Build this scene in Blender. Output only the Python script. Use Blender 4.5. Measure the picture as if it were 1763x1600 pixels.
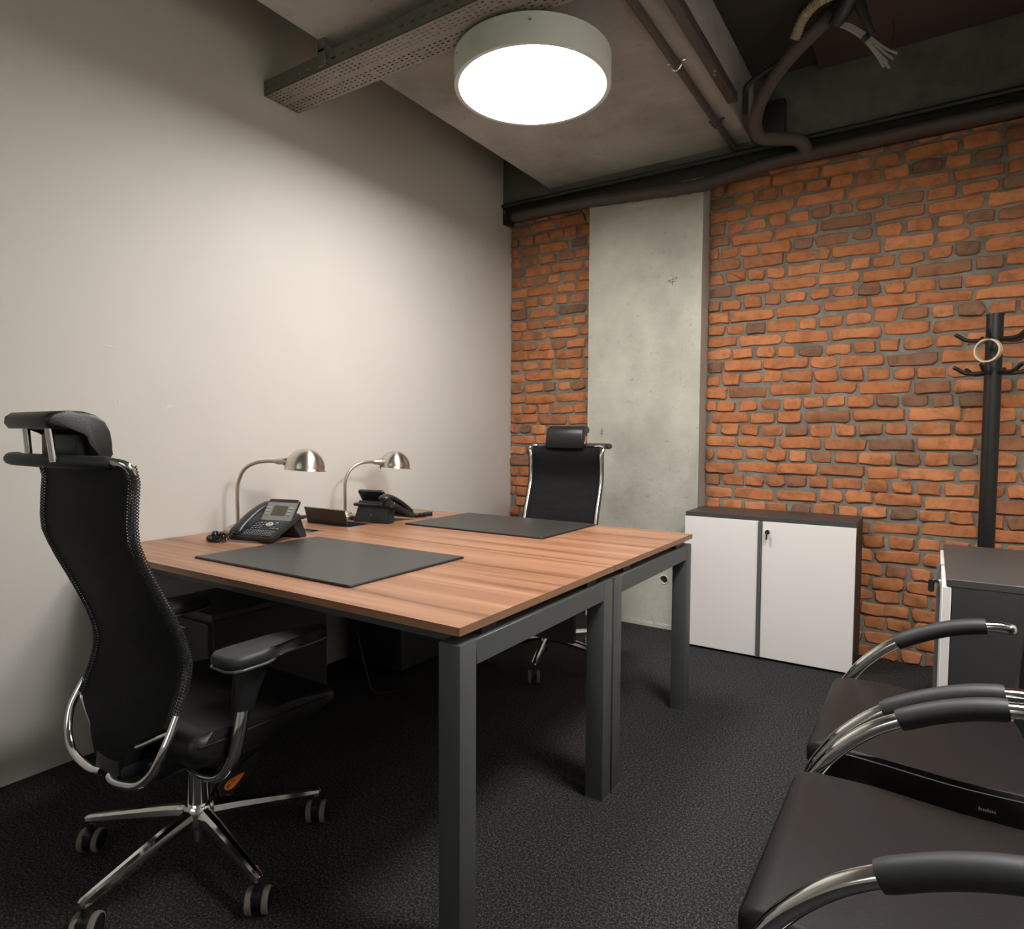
import bpy, bmesh, math, random
from mathutils import Vector, Matrix, Euler
rnd = random.Random(7)
PI = math.pi
scene = bpy.context.scene
COL = scene.collection
for o in list(bpy.data.objects): bpy.data.objects.remove(o)

# ------------------------------------------------------------------ camera, world, exposure
cam_d = bpy.data.cameras.new('camera'); cam = bpy.data.objects.new('camera', cam_d); COL.objects.link(cam)
cam_d.sensor_fit = 'HORIZONTAL'; cam_d.sensor_width = 36.0
cam_d.lens = 36.0 * 1108.2 / 1763.0
cam_d.clip_start = 0.02
def cam_matrix(yaw, pitch, roll):
    y, p, r = (math.radians(v) for v in (yaw, pitch, roll))
    fw = Vector((-math.sin(y)*math.cos(p), math.cos(y)*math.cos(p), math.sin(p)))
    rt = Vector((math.cos(y), math.sin(y), 0)); up = rt.cross(fw)
    c, s = math.cos(r), math.sin(r)
    a, b = c*rt + s*up, -s*rt + c*up
    return Matrix((a, b, -fw)).transposed()
cam.matrix_world = Matrix.Translation((2.4965, -3.7844, 1.154)) @ cam_matrix(33.212, -2.730, 0.294).to_4x4()
scene.camera = cam
world = bpy.data.worlds.new('world'); scene.world = world; world.use_nodes = True
wb = world.node_tree.nodes['Background']; wb.inputs[1].default_value = 1.6
_tc = world.node_tree.nodes.new('ShaderNodeTexCoord'); _sx = world.node_tree.nodes.new('ShaderNodeSeparateXYZ'); _cr = world.node_tree.nodes.new('ShaderNodeValToRGB')
world.node_tree.links.new(_tc.outputs['Generated'], _sx.inputs[0]); world.node_tree.links.new(_sx.outputs[2], _cr.inputs[0]); world.node_tree.links.new(_cr.outputs[0], wb.inputs[0])
_cr.color_ramp.elements[0].position = .04; _cr.color_ramp.elements[0].color = (.26, .52, .20, 1)      # trees outside the window
_cr.color_ramp.elements[1].position = .16; _cr.color_ramp.elements[1].color = (1.0, 1.08, 1.05, 1)    # overcast sky above them
scene.view_settings.view_transform = 'Standard'; scene.view_settings.look = 'None'
scene.view_settings.gamma = 1; scene.view_settings.use_curve_mapping = False
scene.view_settings.exposure = 0.0
LAMP = 50.0          # radiance of the round ceiling light in view
LAMP2 = 72.0         # radiance of the second ceiling light, behind the camera's upper edge

# ------------------------------------------------------------------ materials
class NT:
    def __init__(s, name):
        s.m = bpy.data.materials.new(name); s.m.use_nodes = True
        s.t = s.m.node_tree; s.b = s.t.nodes['Principled BSDF']
        s.out = s.t.nodes['Material Output']
    def n(s, typ, **kw):
        nd = s.t.nodes.new(typ)
        for k, v in kw.items():
            if k in nd.inputs: nd.inputs[k].default_value = v
            else: setattr(nd, k, v)
        return nd
    def l(s, a, b): s.t.links.new(a, b)
    def set(s, **kw):
        for k, v in kw.items(): s.b.inputs[k.replace('_', ' ')].default_value = v
        return s
def c4(c): return (c[0], c[1], c[2], 1)
def plain(name, col, rough=.5, metal=0, spec=.5, coat=0, bump=0, bscale=200):
    t = NT(name); t.set(Base_Color=c4(col), Roughness=rough, Metallic=metal)
    t.b.inputs['Specular IOR Level'].default_value = spec
    if coat: t.b.inputs['Coat Weight'].default_value = coat
    if bump:
        tc = t.n('ShaderNodeTexCoord'); no = t.n('ShaderNodeTexNoise', Scale=bscale, Detail=3.0)
        bp = t.n('ShaderNodeBump', Strength=bump, Distance=.002)
        t.l(tc.outputs['Object'], no.inputs['Vector']); t.l(no.outputs['Fac'], bp.inputs['Height'])
        t.l(bp.outputs['Normal'], t.b.inputs['Normal'])
    return t.m
def ramp(t, fac, stops):
    r = t.n('ShaderNodeValToRGB'); e = r.color_ramp.elements
    while len(e) < len(stops): e.new(.5)
    for el, (p, c) in zip(e, stops): el.position = p; el.color = c4(c)
    t.l(fac, r.inputs['Fac']); return r
def noise(t, vec, scale, detail=4, rough=.55, mapping=None):
    if mapping:
        mp = t.n('ShaderNodeMapping'); mp.inputs['Scale'].default_value = mapping
        t.l(vec, mp.inputs['Vector']); vec = mp.outputs['Vector']
    no = t.n('ShaderNodeTexNoise', Scale=scale, Detail=detail, Roughness=rough); t.l(vec, no.inputs['Vector'])
    return no.outputs['Fac']
def mixc(t, fac, a, b, typ='MIX'):
    m = t.n('ShaderNodeMix', data_type='RGBA', blend_type=typ)
    for s, i in ((fac, 0), (a, 6), (b, 7)):
        if isinstance(s, (int, float)): m.inputs[i].default_value = s
        elif isinstance(s, tuple): m.inputs[i].default_value = c4(s)
        else: t.l(s, m.inputs[i])
    return m.outputs[2]
def bump(t, h, strength, dist):
    b = t.n('ShaderNodeBump', Strength=strength, Distance=dist); t.l(h, b.inputs['Height']); t.l(b.outputs['Normal'], t.b.inputs['Normal'])

def mat_wall():
    t = NT('wall_paint'); tc = t.n('ShaderNodeTexCoord').outputs['Object']
    f = noise(t, tc, 1.3, 3)
    r = ramp(t, f, [(.3, (.560, .530, .488)), (.7, (.590, .560, .516))])
    t.l(r.outputs[0], t.b.inputs['Base Color']); t.set(Roughness=.62)
    bump(t, noise(t, tc, 260, 2), .06, .001); return t.m
def mat_carpet():
    t = NT('carpet'); tc = t.n('ShaderNodeTexCoord').outputs['Object']
    f = noise(t, tc, 330, 2, .7); g = noise(t, tc, 150, 3, .65)
    m = t.n('ShaderNodeMath', operation='ADD'); t.l(f, m.inputs[0]); t.l(g, m.inputs[1])
    r = ramp(t, m.outputs[0], [(.0, (.006, .006, .0062)), (.92, (.028, .027, .0265)), (1.0, (.15, .143, .14))])
    r.color_ramp.elements[0].position = .38; r.color_ramp.elements[1].position = .5; r.color_ramp.elements[2].position = .64
    mm = t.n('ShaderNodeMath', operation='MULTIPLY'); t.l(m.outputs[0], mm.inputs[0]); mm.inputs[1].default_value = .5
    t.t.links.remove(r.inputs['Fac'].links[0]); t.l(mm.outputs[0], r.inputs['Fac'])
    t.l(r.outputs[0], t.b.inputs['Base Color']); t.set(Roughness=.95)
    t.b.inputs['Specular IOR Level'].default_value = .15
    bump(t, m.outputs[0], .9, .006); return t.m
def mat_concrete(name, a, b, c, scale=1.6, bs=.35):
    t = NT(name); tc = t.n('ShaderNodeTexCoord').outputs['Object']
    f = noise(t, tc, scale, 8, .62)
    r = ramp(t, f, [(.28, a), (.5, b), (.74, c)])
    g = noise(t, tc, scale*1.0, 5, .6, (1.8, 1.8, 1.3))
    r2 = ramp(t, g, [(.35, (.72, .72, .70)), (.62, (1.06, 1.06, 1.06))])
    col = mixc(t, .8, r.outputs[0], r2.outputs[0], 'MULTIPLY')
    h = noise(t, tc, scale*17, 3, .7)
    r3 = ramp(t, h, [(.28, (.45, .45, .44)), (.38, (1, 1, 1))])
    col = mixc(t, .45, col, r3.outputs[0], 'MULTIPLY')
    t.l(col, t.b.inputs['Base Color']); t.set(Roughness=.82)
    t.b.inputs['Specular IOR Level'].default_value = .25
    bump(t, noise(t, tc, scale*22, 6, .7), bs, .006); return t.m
def mat_brick():
    t = NT('brick_clay'); tc = t.n('ShaderNodeTexCoord').outputs['Object']
    at = t.n('ShaderNodeAttribute', attribute_name='tint').outputs['Fac']
    base = ramp(t, at, [(0, (.22, .125, .082)), (.16, (.30, .145, .082)), (.3, (.43, .168, .074)), (.7, (.53, .200, .084)), (1, (.60, .245, .110))])
    f = noise(t, tc, 16, 5, .65)
    r = ramp(t, f, [(.3, (.55, .53, .5)), (.52, (1, 1, 1)), (.75, (1.15, 1.12, 1.08))])
    col = mixc(t, .75, base.outputs[0], r.outputs[0], 'MULTIPLY')
    g = noise(t, tc, 7, 4, .6); r2 = ramp(t, g, [(.58, (0, 0, 0)), (.74, (1, 1, 1))])
    col = mixc(t, r2.outputs[0], col, (.22, .125, .08))
    t.l(col, t.b.inputs['Base Color']); t.set(Roughness=.9); t.b.inputs['Specular IOR Level'].default_value = .15
    bump(t, noise(t, tc, 75, 6, .7), .55, .005); return t.m
def mat_wood():
    t = NT('walnut_laminate'); tc = t.n('ShaderNodeTexCoord').outputs['Object']
    f = noise(t, tc, 1.0, 5, .6, (.55, 17, 17)); g = noise(t, tc, 1.0, 6, .65, (1.6, 70, 70))
    r = ramp(t, f, [(.32, (.155, .066, .034)), (.45, (.30, .142, .076)), (.55, (.36, .178, .10)), (.68, (.44, .235, .142))])
    r2 = ramp(t, g, [(.3, (.74, .70, .67)), (.6, (1.06, 1.06, 1.06))])
    col = mixc(t, .75, r.outputs[0], r2.outputs[0], 'MULTIPLY')
    t.l(col, t.b.inputs['Base Color']); t.set(Roughness=.36); t.b.inputs['Specular IOR Level'].default_value = .45
    return t.m
def mat_fabric(name, col, holes=0.0, scale=1.0):
    # woven net: tiny openings laid out in the object's own coordinates
    t = NT(name); tc = t.n('ShaderNodeTexCoord').outputs['UV']
    t.set(Base_Color=c4(col), Roughness=.75); t.b.inputs['Specular IOR Level'].default_value = .3
    sx = t.n('ShaderNodeSeparateXYZ'); t.l(tc, sx.inputs[0])
    def wave(src, k, ph=0):
        a = t.n('ShaderNodeMath', operation='MULTIPLY_ADD'); t.l(src, a.inputs[0]); a.inputs[1].default_value = k; a.inputs[2].default_value = ph
        s = t.n('ShaderNodeMath', operation='SINE'); t.l(a.outputs[0], s.inputs[0]); return s.outputs[0]
    a = wave(sx.outputs[0], scale); b = wave(sx.outputs[1], scale)
    mu = t.n('ShaderNodeMath', operation='MULTIPLY'); t.l(a, mu.inputs[0]); t.l(b, mu.inputs[1])
    cr = noise(t, tc, 9, 3, .5, (1.0, 1.7, 1.0)); ad = t.n('ShaderNodeMath', operation='MULTIPLY_ADD'); t.l(cr, ad.inputs[0]); ad.inputs[1].default_value = 14.0; t.l(mu.outputs[0], ad.inputs[2])
    bump(t, ad.outputs[0], .35, .002)
    if holes:
        gt = t.n('ShaderNodeMath', operation='GREATER_THAN'); t.l(mu.outputs[0], gt.inputs[0]); gt.inputs[1].default_value = holes
        sub = t.n('ShaderNodeMath', operation='SUBTRACT'); sub.inputs[0].default_value = 1; t.l(gt.outputs[0], sub.inputs[1])
        t.l(sub.outputs[0], t.b.inputs['Alpha'])
    return t.m
def mat_emit(name, col, s):
    t = NT(name); t.set(Base_Color=c4(col)); t.b.inputs['Emission Color'].default_value = c4(col); t.b.inputs['Emission Strength'].default_value = s
    return t.m
def mat_brushed(name, col, rough=.3):
    t = NT(name); tc = t.n('ShaderNodeTexCoord').outputs['Object']
    t.set(Base_Color=c4(col), Metallic=1.0); f = noise(t, tc, 1, 3, .6, (60, 60, 900))
    mr = t.n('ShaderNodeMapRange'); mr.inputs[3].default_value = rough-.06; mr.inputs[4].default_value = rough+.08
    t.l(f, mr.inputs[0]); t.l(mr.outputs[0], t.b.inputs['Roughness']); return t.m
def mat_glass():
    t = NT('window_glass'); tr = t.n('ShaderNodeBsdfTransparent'); gl = t.n('ShaderNodeBsdfGlossy', Roughness=.02)
    lw = t.n('ShaderNodeFresnel', IOR=1.45); mx = t.n('ShaderNodeMixShader')
    t.l(lw.outputs[0], mx.inputs[0]); t.l(tr.outputs[0], mx.inputs[1]); t.l(gl.outputs[0], mx.inputs[2]); t.l(mx.outputs[0], t.out.inputs['Surface'])
    return t.m

M = {}
M['wall'] = mat_wall(); M['carpet'] = mat_carpet(); M['brick'] = mat_brick(); M['wood'] = mat_wood()
_t = NT('walnut_edge_band'); _c = _t.n('ShaderNodeTexCoord').outputs['Object']; _r = ramp(_t, noise(_t, _c, 1.0, 4, .6, (10, 3, 300)), [(.35, (.19, .095, .055)), (.65, (.27, .145, .085))]); _t.l(_r.outputs[0], _t.b.inputs['Base Color']); _t.set(Roughness=.42); M['woodedge'] = _t.m
M['concrete'] = mat_concrete('pillar_concrete', (.39, .378, .328), (.49, .474, .41), (.56, .545, .48), 1.5)
M['slab'] = mat_concrete('ceiling_concrete', (.31, .29, .27), (.40, .377, .353), (.49, .463, .435), 1.2)
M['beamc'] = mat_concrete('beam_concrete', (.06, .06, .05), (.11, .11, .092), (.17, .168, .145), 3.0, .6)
M['mortar'] = mat_concrete('mortar', (.17, .155, .13), (.25, .23, .195), (.33, .31, .27), 7, .8)
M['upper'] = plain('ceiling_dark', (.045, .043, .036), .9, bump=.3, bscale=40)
M['board'] = plain('soffit_brown', (.07, .045, .04), .8)
M['frame'] = plain('desk_frame_grey', (.072, .076, .072), .5, bump=.05, bscale=900)
M['anthracite'] = plain('anthracite_laminate', (.052, .050, .048), .42, bump=.05, bscale=600)
M['side_dark'] = plain('anthracite_panel', (.036, .034, .033), .5)
M['brown_panel'] = plain('dark_brown_panel', (.05, .032, .028), .5)
M['white'] = plain('white_laminate', (.80, .755, .73), .38)
M['strip'] = plain('grey_strip', (.10, .10, .098), .45)
M['leather'] = plain('black_leather', (.012, .011, .011), .40, bump=.25, bscale=420)
M['leather_brown'] = plain('dark_brown_leather', (.0105, .0080, .0072), .50, spec=.26, bump=.22, bscale=330)
M['mat'] = plain('desk_mat_vinyl', (.034, .033, .031), .38, bump=.06, bscale=900)
M['chrome'] = plain('chrome', (.80, .81, .80), .10, 1.0)
M['steel'] = plain('brushed_nickel', (.66, .61, .54), .28, 1.0)
M['black'] = plain('black_plastic', (.010, .010, .011), .42)
M['rubber'] = plain('soft_black_rubber', (.022, .021, .021), .55)
M['tread'] = plain('grey_caster_tread', (.17, .155, .125), .7)
M['phone'] = plain('phone_graphite', (.018, .020, .022), .36)
M['phone_silver'] = plain('phone_silver', (.30, .30, .28), .35, .3)
M['screen'] = plain('lcd_grey', (.085, .080, .065), .25)
M['key'] = plain('phone_keys', (.05, .05, .052), .4)
M['keylight'] = plain('key_marks', (.42, .42, .40), .5)
M['keygreen'] = plain('key_colour', (.20, .17, .08), .5)
_t = NT('spun_nickel'); _t.set(Base_Color=c4((.66, .61, .54)), Metallic=1.0, Roughness=.30, Anisotropic=.72, Anisotropic_Rotation=.25)
_tg = _t.n('ShaderNodeTangent', direction_type='RADIAL', axis='Z'); _t.l(_tg.outputs[0], _t.b.inputs['Tangent']); M['spun'] = _t.m
M['port'] = plain('port_metal', (.16, .17, .155), .35, .6)
M['portlid'] = plain('port_lid_dark', (.045, .046, .038), .38, .4)
M['lampbody'] = plain('lamp_housing', (.62, .63, .60), .5)
M['emit'] = mat_emit('lamp_diffuser', (1, .978, .95), LAMP); M['emit2'] = mat_emit('lamp_diffuser_second', (1, .978, .95), LAMP2)
M['tray'] = plain('tray_paint', (.27, .235, .21), .55)
M['traydark'] = plain('tray_dark', (.15, .135, .12), .6)
M['pipe'] = plain('painted_pipe', (.065, .058, .052), .5)
M['pipeblack'] = plain('black_pipe', (.02, .02, .019), .45)
M['hose'] = plain('brown_sleeve', (.085, .064, .056), .75, bump=.5, bscale=60)
M['wrap'] = plain('wrapped_pipe', (.062, .047, .042), .55, bump=.8, bscale=22)
M['corr'] = plain('cream_conduit', (.36, .31, .20), .5)
M['wire'] = plain('grey_wire', (.30, .29, .27), .5)
M['wirered'] = plain('red_wire', (.10, .02, .018), .5)
M['tape'] = plain('tape_beige', (.55, .45, .27), .45)
M['tapecore'] = plain('tape_core', (.45, .36, .24), .7)
M['orange'] = plain('orange_label', (.75, .20, .03), .5)
M['ink'] = plain('ink_black', (.02, .02, .02), .6)
M['pencil'] = plain('pencil_mark', (.075, .075, .07), .8)
M['scuff'] = plain('plaster_scuff', (.70, .64, .56), .8)
M['rackmetal'] = plain('rack_black', (.012, .0115, .011), .33)
M['tagwhite'] = plain('tag_print', (.55, .55, .54), .6)
M['net'] = mat_fabric('chair_net', (.0085, .0088, .0075), 0, 1500); M['net'].node_tree.nodes['Principled BSDF'].inputs['Roughness'].default_value = .52
M['netopen'] = mat_fabric('chair_net_open', (.02, .02, .021), .30, 900)
M['glass'] = mat_glass()
M['winframe'] = plain('window_frame_grey', (.35, .35, .34), .5)

# ------------------------------------------------------------------ mesh helpers
def B(): return bmesh.new()
def link(name, bm, mat, parent=None, smooth=38, loc=None):
    me = bpy.data.meshes.new(name); bmesh.ops.recalc_face_normals(bm, faces=bm.faces[:]); bm.to_mesh(me); bm.free()
    for m in (mat if isinstance(mat, (list, tuple)) else [mat]): me.materials.append(m)
    if smooth:
        for p in me.polygons: p.use_smooth = True
        me.set_sharp_from_angle(angle=math.radians(smooth))
    o = bpy.data.objects.new(name, me); COL.objects.link(o)
    if parent: o.parent = parent
    if loc: o.location = loc
    return o
def thing(name, label, cat, loc=(0, 0, 0), rz=0, group=None):
    o = bpy.data.objects.new(name, None); COL.objects.link(o); o.location = loc; o.rotation_euler = (0, 0, rz)
    o.empty_display_size = .05; tag(o, label, cat, group); return o
def tag(o, label, cat, group=None):
    o['label'] = label; o['category'] = cat
    if group: o['group'] = group
    return o
def struct(o, label=None):
    o['kind'] = 'structure'
    if label: o['label'] = label
    return o
def box(bm, x0, x1, y0, y1, z0, z1, bev=0, seg=2, mat=0):
    r = bmesh.ops.create_cube(bm, size=1.0)
    vs = r['verts']
    for v in vs: v.co = Vector((x0 if v.co.x < 0 else x1, y0 if v.co.y < 0 else y1, z0 if v.co.z < 0 else z1))
    fs = {f for v in vs for f in v.link_faces}
    for f in fs: f.material_index = mat
    if bev:
        es = list({e for v in vs for e in v.link_edges})
        bmesh.ops.bevel(bm, geom=es, offset=bev, segments=seg, profile=.5, affect='EDGES')
def catmull(pts, n):
    P = [Vector(p) for p in pts]; out = []
    if n <= 1: return P
    for i in range(len(P)-1):
        a = P[i-1] if i else 2*P[0]-P[1]; b, c = P[i], P[i+1]; d = P[i+2] if i+2 < len(P) else 2*P[-1]-P[-2]
        for k in range(n):
            t = k/n
            out.append(.5*((2*b)+(c-a)*t+(2*a-5*b+4*c-d)*t*t+(3*b-a-3*c+d)*t**3))
    out.append(P[-1]); return out
def tube(bm, pts, r, seg=12, n=6, closed=False, caps=True, flat=1.0, up=None, rfun=None, round_end=False, mat=0):
    P = catmull(pts, n) if not closed else [Vector(p) for p in pts]
    N = len(P); rings = []; prev = None
    for i in range(N):
        if closed: tg = (P[(i+1) % N]-P[i-1])
        else: tg = P[min(i+1, N-1)]-P[max(i-1, 0)]
        tg = tg.normalized() if tg.length > 1e-9 else Vector((0, 0, 1))
        if prev is None:
            a = Vector(up) if up else (Vector((0, 0, 1)) if abs(tg.z) < .9 else Vector((1, 0, 0)))
            u = (a - tg*a.dot(tg)).normalized()
        else:
            u = prev - tg*prev.dot(tg); u = u.normalized() if u.length > 1e-6 else tg.orthogonal().normalized()
        prev = u; w = tg.cross(u)
        rr = r if not rfun else r*rfun(i/(N-1))
        rings.append([bm.verts.new(P[i] + (u*math.cos(2*PI*k/seg)*flat + w*math.sin(2*PI*k/seg))*rr) for k in range(seg)])
    if round_end and not closed:
        for end in (0, -1):
            tg = (P[0]-P[1]).normalized() if end == 0 else (P[-1]-P[-2]).normalized()
            base = rings[end]; c = P[end]; prev_r = base
            new = []
            for q in (.45, .8):
                ring = [bm.verts.new(c + (v.co-c)*math.sqrt(1-q*q) + tg*r*q) for v in base]; new.append(ring)
            if end == 0: rings = [new[1], new[0]] + rings
            else: rings = rings + new
    fs = []
    for i in range(len(rings) if closed else len(rings)-1):
        a, b = rings[i], rings[(i+1) % len(rings)]
        for k in range(seg): fs.append(bm.faces.new((a[k], a[(k+1) % seg], b[(k+1) % seg], b[k])))
    if caps and not closed: fs.append(bm.faces.new(rings[0][::-1])); fs.append(bm.faces.new(rings[-1]))
    for f in fs: f.material_index = mat
    return rings
def lathe(bm, prof, seg=32, mtx=None, mat=0):
    rings = []
    for (r, z) in prof:
        if r < 1e-6: rings.append([bm.verts.new((0, 0, z))])
        else: rings.append([bm.verts.new((r*math.cos(2*PI*k/seg), r*math.sin(2*PI*k/seg), z)) for k in range(seg)])
    for a, b in zip(rings, rings[1:]):
        for k in range(seg):
            k2 = (k+1) % seg
            q = [a[0] if len(a) == 1 else a[k], b[0] if len(b) == 1 else b[k], b[0] if len(b) == 1 else b[k2], a[0] if len(a) == 1 else a[k2]]
            q2 = []
            for v in q:
                if v not in q2: q2.append(v)
            if len(q2) >= 3: bm.faces.new(q2).material_index = mat
    if mtx:
        for ring in rings:
            for v in ring: v.co = mtx @ v.co
    return rings
def cyl(bm, p0, p1, r, seg=20, r1=None, mat=0):
    p0, p1 = Vector(p0), Vector(p1); d = p1-p0
    m = Matrix.Translation(p0) @ d.to_track_quat('Z', 'Y').to_matrix().to_4x4()
    r1 = r if r1 is None else r1
    lathe(bm, [(0, 0), (r, 0), (r1, d.length), (0, d.length)], seg, m, mat)
def prism(bm, outline, axis, lo, hi, bev=0, seg=2, mat=0):
    def mk(a, b, c):
        return {'x': (c, a, b), 'y': (a, c, b), 'z': (a, b, c)}[axis]
    A = [bm.verts.new(mk(a, b, lo)) for a, b in outline]; Bv = [bm.verts.new(mk(a, b, hi)) for a, b in outline]
    n = len(A); fs = [bm.faces.new(A[::-1]), bm.faces.new(Bv)]
    for i in range(n): fs.append(bm.faces.new((A[i], A[(i+1) % n], Bv[(i+1) % n], Bv[i])))
    for f in fs: f.material_index = mat
    if bev:
        es = [e for f in fs[:2] for e in f.edges]
        bmesh.ops.bevel(bm, geom=list(set(es)), offset=bev, segments=seg, profile=.5, affect='EDGES')
def xf(bm, mtx, verts=None): bmesh.ops.transform(bm, matrix=mtx, verts=verts or bm.verts[:])
def rnd_rect(x0, x1, y0, y1, r, n=4):
    out = []
    for cx, cy, a0 in ((x1-r, y1-r, 0), (x0+r, y1-r, 90), (x0+r, y0+r, 180), (x1-r, y0+r, 270)):
        for k in range(n+1):
            a = math.radians(a0+90*k/n); out.append((cx+r*math.cos(a), cy+r*math.sin(a)))
    return out
def sheet_thick(bm, dv):
    """give an open sheet a thickness by extruding it along dv"""
    fs = bm.faces[:]
    r = bmesh.ops.extrude_face_region(bm, geom=fs, use_keep_orig=True)
    bmesh.ops.translate(bm, verts=[g for g in r['geom'] if isinstance(g, bmesh.types.BMVert)], vec=dv)
def text_mesh(name, body, size, mat, parent, loc, rot, depth=.0002):
    cu = bpy.data.curves.new(name, 'FONT'); cu.body = body; cu.size = size; cu.extrude = depth; cu.align_x = 'CENTER'; cu.align_y = 'CENTER'
    tmp = bpy.data.objects.new(name, cu); COL.objects.link(tmp)
    dg = bpy.context.evaluated_depsgraph_get(); me = bpy.data.meshes.new_from_object(tmp.evaluated_get(dg))
    bpy.data.objects.remove(tmp); me.materials.clear(); me.materials.append(mat)
    o = bpy.data.objects.new(name, me); COL.objects.link(o); o.parent = parent; o.location = loc; o.rotation_euler = rot
    return o

# ------------------------------------------------------------------ room shell
XR, YB, ZC = 3.10, -5.70, 3.06
bm = B(); box(bm, -.2, XR+.2, YB-.2, .3, -.1, 0); struct(link('floor', bm, M['carpet'], smooth=0), 'dark charcoal speckled carpet covering the office floor')
bm = B(); box(bm, -.2, 0, YB-.2, .3, 0, ZC+.3); wl = struct(link('wall_left', bm, M['wall'], smooth=0), 'plain warm beige painted wall behind the desks')
for (y, z, ln, hh, a) in ((-2.622, 1.461, .045, .005, -.1), (-2.415, 1.254, .03, .004, .2), (-2.437, 1.256, .008, .006, 0), (-2.596, 1.264, .006, .012, .3), (-2.3, .95, .006, .006, 0)):
    bm = B(); prism(bm, [(-ln/2, -hh/3), (-ln/5, -hh/2), (ln/2, -hh/6), (ln/2.2, hh/3), (ln/6, hh/2), (-ln/2.4, hh/4)], 'x', 0, .0012)
    xf(bm, Matrix.Translation((0, y, z)) @ Matrix.Rotation(a, 4, 'X')); link('scuff_mark', bm, M['scuff'], wl, 0)
bm = B(); box(bm, XR, XR+.2, YB-.2, .3, 0, ZC+.3); struct(link('wall_right', bm, M['wall'], smooth=0))
# rear wall with a wide window (behind the camera)
wx0, wx1, wz0, wz1 = .5, 2.7, .95, 2.45
bm = B()
for a in ((-.2, wx0, 0, ZC+.3), (wx1, XR+.2, 0, ZC+.3), (wx0, wx1, 0, wz0), (wx0, wx1, wz1, ZC+.3)): box(bm, a[0], a[1], YB-.2, YB, a[2], a[3])
struct(link('wall_rear', bm, M['wall'], smooth=0))
bm = B(); box(bm, wx0, wx1, YB-.12, YB-.112, wz0, wz1); wn = struct(link('window_1', bm, M['glass'], smooth=0), 'wide window in the wall behind the camera')
for a in ((wx0, wx0+.06, wz0, wz1), (wx1-.06, wx1, wz0, wz1), (wx0+.06, wx1-.06, wz0, wz0+.06), (wx0+.06, wx1-.06, wz1-.06, wz1), (1.57, 1.63, wz0+.06, wz1-.06)):
    bm = B(); box(bm, a[0], a[1], YB-.15, YB-.08, a[2], a[3], .004); link('window_frame', bm, M['winframe'], wn)
# upper ceiling
bm = B(); box(bm, -.2, XR+.2, YB-.2, .3, ZC, ZC+.15); struct(link('ceiling', bm, M['upper'], smooth=0), 'dark upper ceiling deep in the recess above the slab')
bm = B(); box(bm, .362, 1.63, YB, -.10, 2.74, ZC-.002, .006, 1); struct(link('trim_1', bm, M['slab']), 'dropped rough grey concrete ceiling slab that the round light hangs from')
bm = B(); box(bm, 1.632, XR, YB, -1.80, 2.74, ZC-.002, .006, 1); struct(link('trim_5', bm, M['slab']), 'second concrete ceiling slab above the visitor chairs')
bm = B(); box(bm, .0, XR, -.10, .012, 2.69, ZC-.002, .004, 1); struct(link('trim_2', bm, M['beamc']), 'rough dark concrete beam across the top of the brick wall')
bm = B(); box(bm, 1.95, XR, -.62, -.102, 3.02, ZC-.001, .003, 1); struct(link('trim_3', bm, M['board']), 'dark reddish brown soffit board beside the concrete beam')

# brick walls ---------------------------------------------------------------
MORT = .011
def brick_mesh(bm, x0, x1, z0, z1, yf, r, tint, lay):
    w, h = x1-x0, z1-z0; cx, cz = (x0+x1)/2, (z0+z1)/2; j = min(.0068, h*.125)
    c = min(.009, h*.18)
    pts = []
    for (sx, sz) in ((-1, -1), (1, -1), (1, 1), (-1, 1)):
        X, Z = sx*w/2, sz*h/2
        cc = c*r.uniform(.25, 1.7)
        a = (X - sx*cc, Z); b = (X, Z - sz*cc)
        pts += ([b, a] if (sx*sz > 0) else [a, b])
    # two extra points along each long side so that edges wander
    full = []
    for i, p in enumerate(pts):
        full.append(p); q = pts[(i+1) % len(pts)]
        if abs(p[0]-q[0]) > w*.5:
            for t in ((.33, .67) if w > .14 else (.5,)): full.append((p[0]+(q[0]-p[0])*t, p[1]+(q[1]-p[1])*t))
    ring = [(px + r.uniform(-j, j)*.7, pz + r.uniform(-j, j)*.75) for px, pz in full]
    sl, sk = r.uniform(-.003, .003), r.uniform(-.003, .003)
    def R(k, y): return [bm.verts.new((cx+px*k[0], y + sl*px/w*2 + sk*pz/h, cz+pz*k[1])) for px, pz in ring]
    kin = (1-.008/w, 1-.0075/h)
    r0, r1, r2 = R((1.03, 1.06), MORT+.002), R((1, 1), yf+.0055), R(kin, yf)
    n = len(ring); fs = []
    for a, b in ((r0, r1), (r1, r2)):
        for i in range(n): fs.append(bm.faces.new((a[i], a[(i+1) % n], b[(i+1) % n], b[i])))
    fs.append(bm.faces.new(r2))
    for v in r0+r1+r2: v[lay] = tint
def brick_rows(xa, xb, ztop, seed):
    r = random.Random(seed); out = []; pitch = .0717; z = .004; row = 0
    while z < ztop:
        st = row % 2 == 1
        x = xa + .004 - (r.uniform(.02, .16) if st else r.uniform(0, .07))
        while x < xb-.02:
            w = (r.uniform(.190, .228) if r.random() > .14 else r.uniform(.10, .16)) if st else (r.uniform(.084, .114) if r.random() > .12 else r.uniform(.12, .16))
            a, b = max(x, xa+.005), min(x+w, xb-.004)
            if b-a > .03:
                dz = r.uniform(-.004, .004); wav = .006*math.sin(x*5+row*.9)
                hh = r.uniform(.053, .0605)
                t = r.random(); tint = (r.uniform(0, .2) if t < .08 else r.uniform(.15, .32) if t < .22 else r.uniform(.35, 1))
                if z > 2.1 and r.random() < .18: tint *= .5
                out.append((a, b, z+.004+dz*.5+wav, z+.004+hh+dz*.5+wav, r.uniform(-.006, .004), tint, r.randint(0, 10**6)))
            x += w + r.uniform(.013, .022)
        z += pitch; row += 1
    return out
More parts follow.
